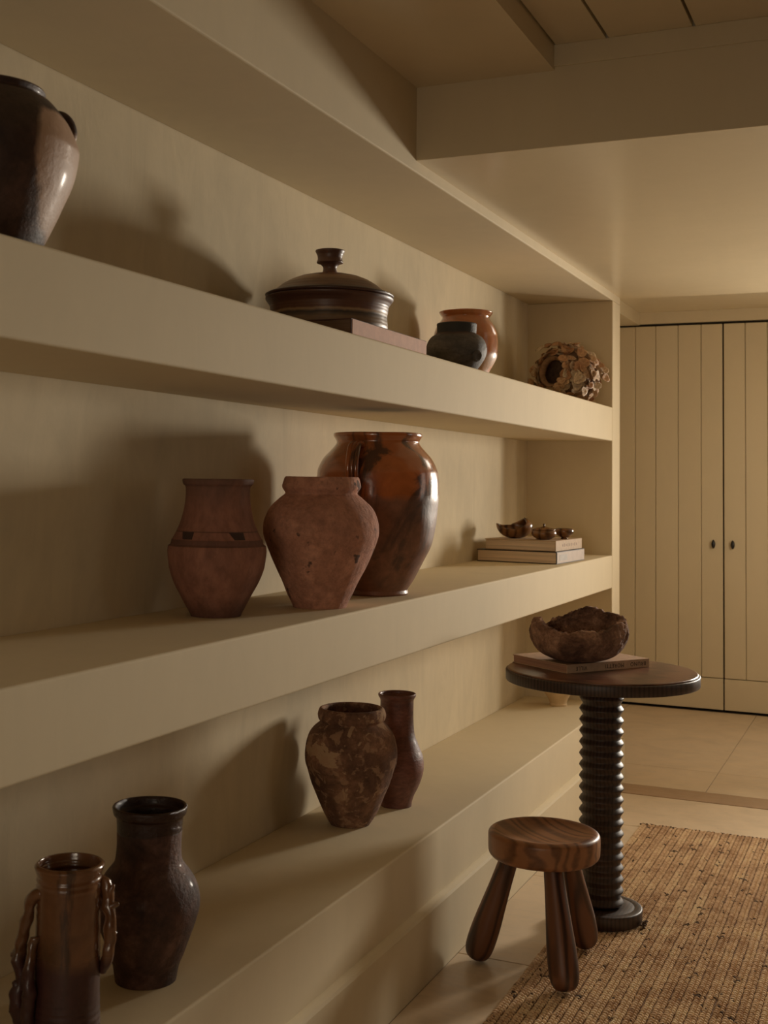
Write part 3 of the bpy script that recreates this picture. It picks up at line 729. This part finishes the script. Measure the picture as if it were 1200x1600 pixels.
# ------------------------------------------------------------------ round pedestal table
TX, TY, ZR = -.828, 3.745, .0125
tt = empty('pedestal_table', (TX, TY, ZR), 'dark round table on a ribbed screw-like column, standing on the rug edge', 'table')
zz0 = -ZR
rows = [(.699, .200), (.699, .268), (.6995, .2790), (.7005, .2815), (.7025, .2828), (.728, .2832), (.7305, .2822), (.7315, .2800), (.7318, .2770), (.7318, .262)]
link('edge_band', lathe_me([(a + zz0, b_) for a, b_ in rows], 120), M_COL, tt)
rows = [(.6988, 0), (.6988, .205), (.7312, .205), (.7319, .2775), (.7345, .2770), (.7365, .2745), (.737, .2715), (.737, 0)]
link('tabletop', lathe_me([(a + zz0, b_) for a, b_ in rows], 120), M_TTOP, tt)
rows = [(.051 + zz0, 0), (.051 + zz0, .050)]
pitch = .0328
zr = .0625
while zr < .690:
    rows += [(zr - .0168, .0555), (zr - .0140, .0560), (zr - .0040, .0625), (zr - .0012, .0646), (zr + .0006, .0650), (zr + .0028, .0640), (zr + .0075, .0610), (zr + .0120, .0570), (zr + .0150, .0553)]
    zr += pitch
rows = rows[:2] + [(a + zz0, b_) for a, b_ in rows[2:] if .051 < a < .699] + [(.699 + zz0, .056), (.699 + zz0, 0)]
link('ribbed_column', lathe_me(rows, 72), M_COL, tt)
rows = [(0, 0), (0, .116), (.002, .118), (.033, .1195), (.0365, .118), (.0380, .115), (.0382, .098), (.0375, .0965), (.0375, .0955), (.0385, .094), (.0388, .06), (.0388, 0)]
link('base', lathe_me(rows, 96), M_COL, tt)

# ------------------------------------------------------------------ three-legged stool
SX, SY, SZ = -.885, 3.312, .364
stl = empty('milking_stool', (SX, SY, 0), 'low three-legged dark wooden stool with dished round seat in front of the table', 'stool')
rows = [(SZ - .0705, 0), (SZ - .0705, .128), (SZ - .068, .138), (SZ - .061, .1445), (SZ - .050, .147), (SZ - .016, .1475), (SZ - .007, .1455), (SZ - .002, .140), (SZ, .132), (SZ - .001, .124), (SZ - .006, .105), (SZ - .012, .075), (SZ - .0155, .04), (SZ - .016, 0)]
rows = [tuple(v) for v in rows[:2]] + [(v[0], v[1]) for v in catmull(rows[2:], 4)]
seat = link('seat', lathe_me(rows, 96), M_SEAT, stl); seat.rotation_euler = (0, 0, .9)
def leg(foot, top, zf):
    A = Vector((*foot, zf)); B = Vector((*top, SZ - .062)); L = (B - A).length
    pr_ = [(0, 0), (.0005, .012), (.004, .022), (.012, .0305), (.028, .0365), (.055, .0385), (.10, .0375), (.16, .033), (.22, .0285), (L - .01, .0245), (L, .0243)]
    rows = [pr_[0]] + [(max(0, v[0]), v[1]) for v in catmull(pr_[1:], 4)] + [(L, 0)]
    o = link('leg', lathe_me(rows, 40), M_STOOL, stl, tuple(A - Vector((SX, SY, 0))))
    d = (B - A).normalized(); o.rotation_mode = 'QUATERNION'; o.rotation_quaternion = d.to_track_quat('Z', 'Y')
    return o
leg((-1.066, 3.290), (-.970, 3.305), .006)
leg((-.786, 3.158), (-.842, 3.238), .0155)
leg((-.812, 3.492), (-.842, 3.392), .0165)

# ------------------------------------------------------------------ jute rug
RX0, RY0, RY1 = -.922, 1.7, 4.862
rug = empty('jute_rug', (RX0, RY0, 0), 'chunky braided natural jute rug under the table', 'rug')
def jute(name, base, dark):
    m, nt, b = newmat(name)
    ge = N(nt, 'ShaderNodeNewGeometry'); oi = N(nt, 'ShaderNodeObjectInfo')
    n1 = noise_t(nt, ge.outputs['Position'], 9, 3); n2 = noise_t(nt, ge.outputs['Position'], 70, 4, .7); n3 = noise_t(nt, ge.outputs['Position'], 38, 2, .5)
    f = mth(nt, 'ADD', mth(nt, 'MULTIPLY', n1, .35), mth(nt, 'ADD', mth(nt, 'MULTIPLY', n2, .5), mth(nt, 'MULTIPLY', oi.outputs['Random'], .07)))
    c_ = ramp(nt, f, [(.34, dark), (.50, base), (.72, tuple(min(1, x * 1.45) for x in base))])
    c_ = mix(nt, ramp(nt, n3, [(.665, 0.0), (.68, .9)]), c_, (.045, .022, .012))
    setc(nt, b, c_, .9); bump(nt, b, n2, .8, .002); return m
M_JUTE = jute('jute', (.84, .63, .41), (.50, .31, .175))
box('backing', .004, 1.62, .006, RY1 - RY0 - .004, .0002, .0045, plain('rug_backing', (.16, .085, .042), .95), 0, rug)
RP, SP = .0268, .0135
def lobe(vs, fs, p, d, L, W, H, seg=6):
    s = Vector((-d.y, d.x, 0)); base = len(vs)
    for t, k in ((-.5, .35), (-.28, .9), (.1, 1.0), (.5, .45)):
        for j in range(seg):
            a = 2 * PI * j / seg
            vs.append(p + d * (t * L) + s * (math.cos(a) * W * k) + Vector((0, 0, math.sin(a) * H * k + (0 if t < .3 else -.0015))))
    for r_ in range(3):
        for j in range(seg):
            fs.append((base + r_ * seg + j, base + r_ * seg + (j + 1) % seg, base + (r_ + 1) * seg + (j + 1) % seg, base + (r_ + 1) * seg + j))
    fs.append(tuple(base + 3 * seg + j for j in range(seg)))
def braid_me(seed):
    rnd = random.Random(seed); vs, fs = [], []; LY = RY1 - RY0
    n = int(LY / SP)
    for k in range(n):
        y = (k + .5) * SP
        wob = .0014 * noise.noise(Vector((seed * 3.1, y * 6, 0)))
        for sgn in (-1, 1):
            dx, dy = -sgn * .92, .39
            j = rnd.uniform(.85, 1.15)
            dd = Vector((dx + rnd.uniform(-.15, .15), dy, 0)).normalized()
            lobe(vs, fs, Vector((sgn * .0056 + wob, y + (SP / 2 if sgn > 0 else 0) + rnd.uniform(-.001, .001), .0064 + rnd.uniform(-.0006, .0006))), dd, .0146 * j, .0041 * j, .0056)
    me = bpy.data.meshes.new('braid'); me.from_pydata([tuple(v) for v in vs], [], fs); me.update(); me.materials.append(M_JUTE)
    for p in me.polygons: p.use_smooth = True
    return me
BR = [braid_me(i) for i in range(6)]
for k in range(60):
    o = bpy.data.objects.new('braid', BR[k % 6]); COL.objects.link(o); o.parent = rug
    o.location = ((k + .5) * RP, 0, 0)
# bound far edge: loops of darker cord with a few loose ends
M_FRAY = plain('dark_jute_binding', (.075, .038, .02), .95, 60, .3)
rnd = random.Random(4); bmv, bmf = [], []
for k in range(190):
    x = k * .0085 + rnd.uniform(-.002, .002)
    lobe(bmv, bmf, Vector((x, RY1 - RY0 + rnd.uniform(-.002, .003), .006 + rnd.uniform(-.002, .002))), Vector((1, rnd.uniform(-.3, .3), 0)).normalized(), .013, .0022, .0035)
me = bpy.data.meshes.new('m'); me.from_pydata([tuple(v) for v in bmv], [], bmf); me.update()
link('edge_binding', me, M_FRAY, rug)
bmv, bmf = [], []
for k in range(14):
    lobe(bmv, bmf, Vector((TX + .122 - RX0 + rnd.uniform(0, .010), TY - .02 - RY0 + rnd.uniform(-.035, .03), .011 + rnd.uniform(0, .012))), Vector((rnd.uniform(-1, 1), rnd.uniform(-1, 1), 0)).normalized(), .012, .003, .003)
me = bpy.data.meshes.new('m'); me.from_pydata([tuple(v) for v in bmv], [], bmf); me.update()
link('frayed_tuft', me, M_FRAY, rug)
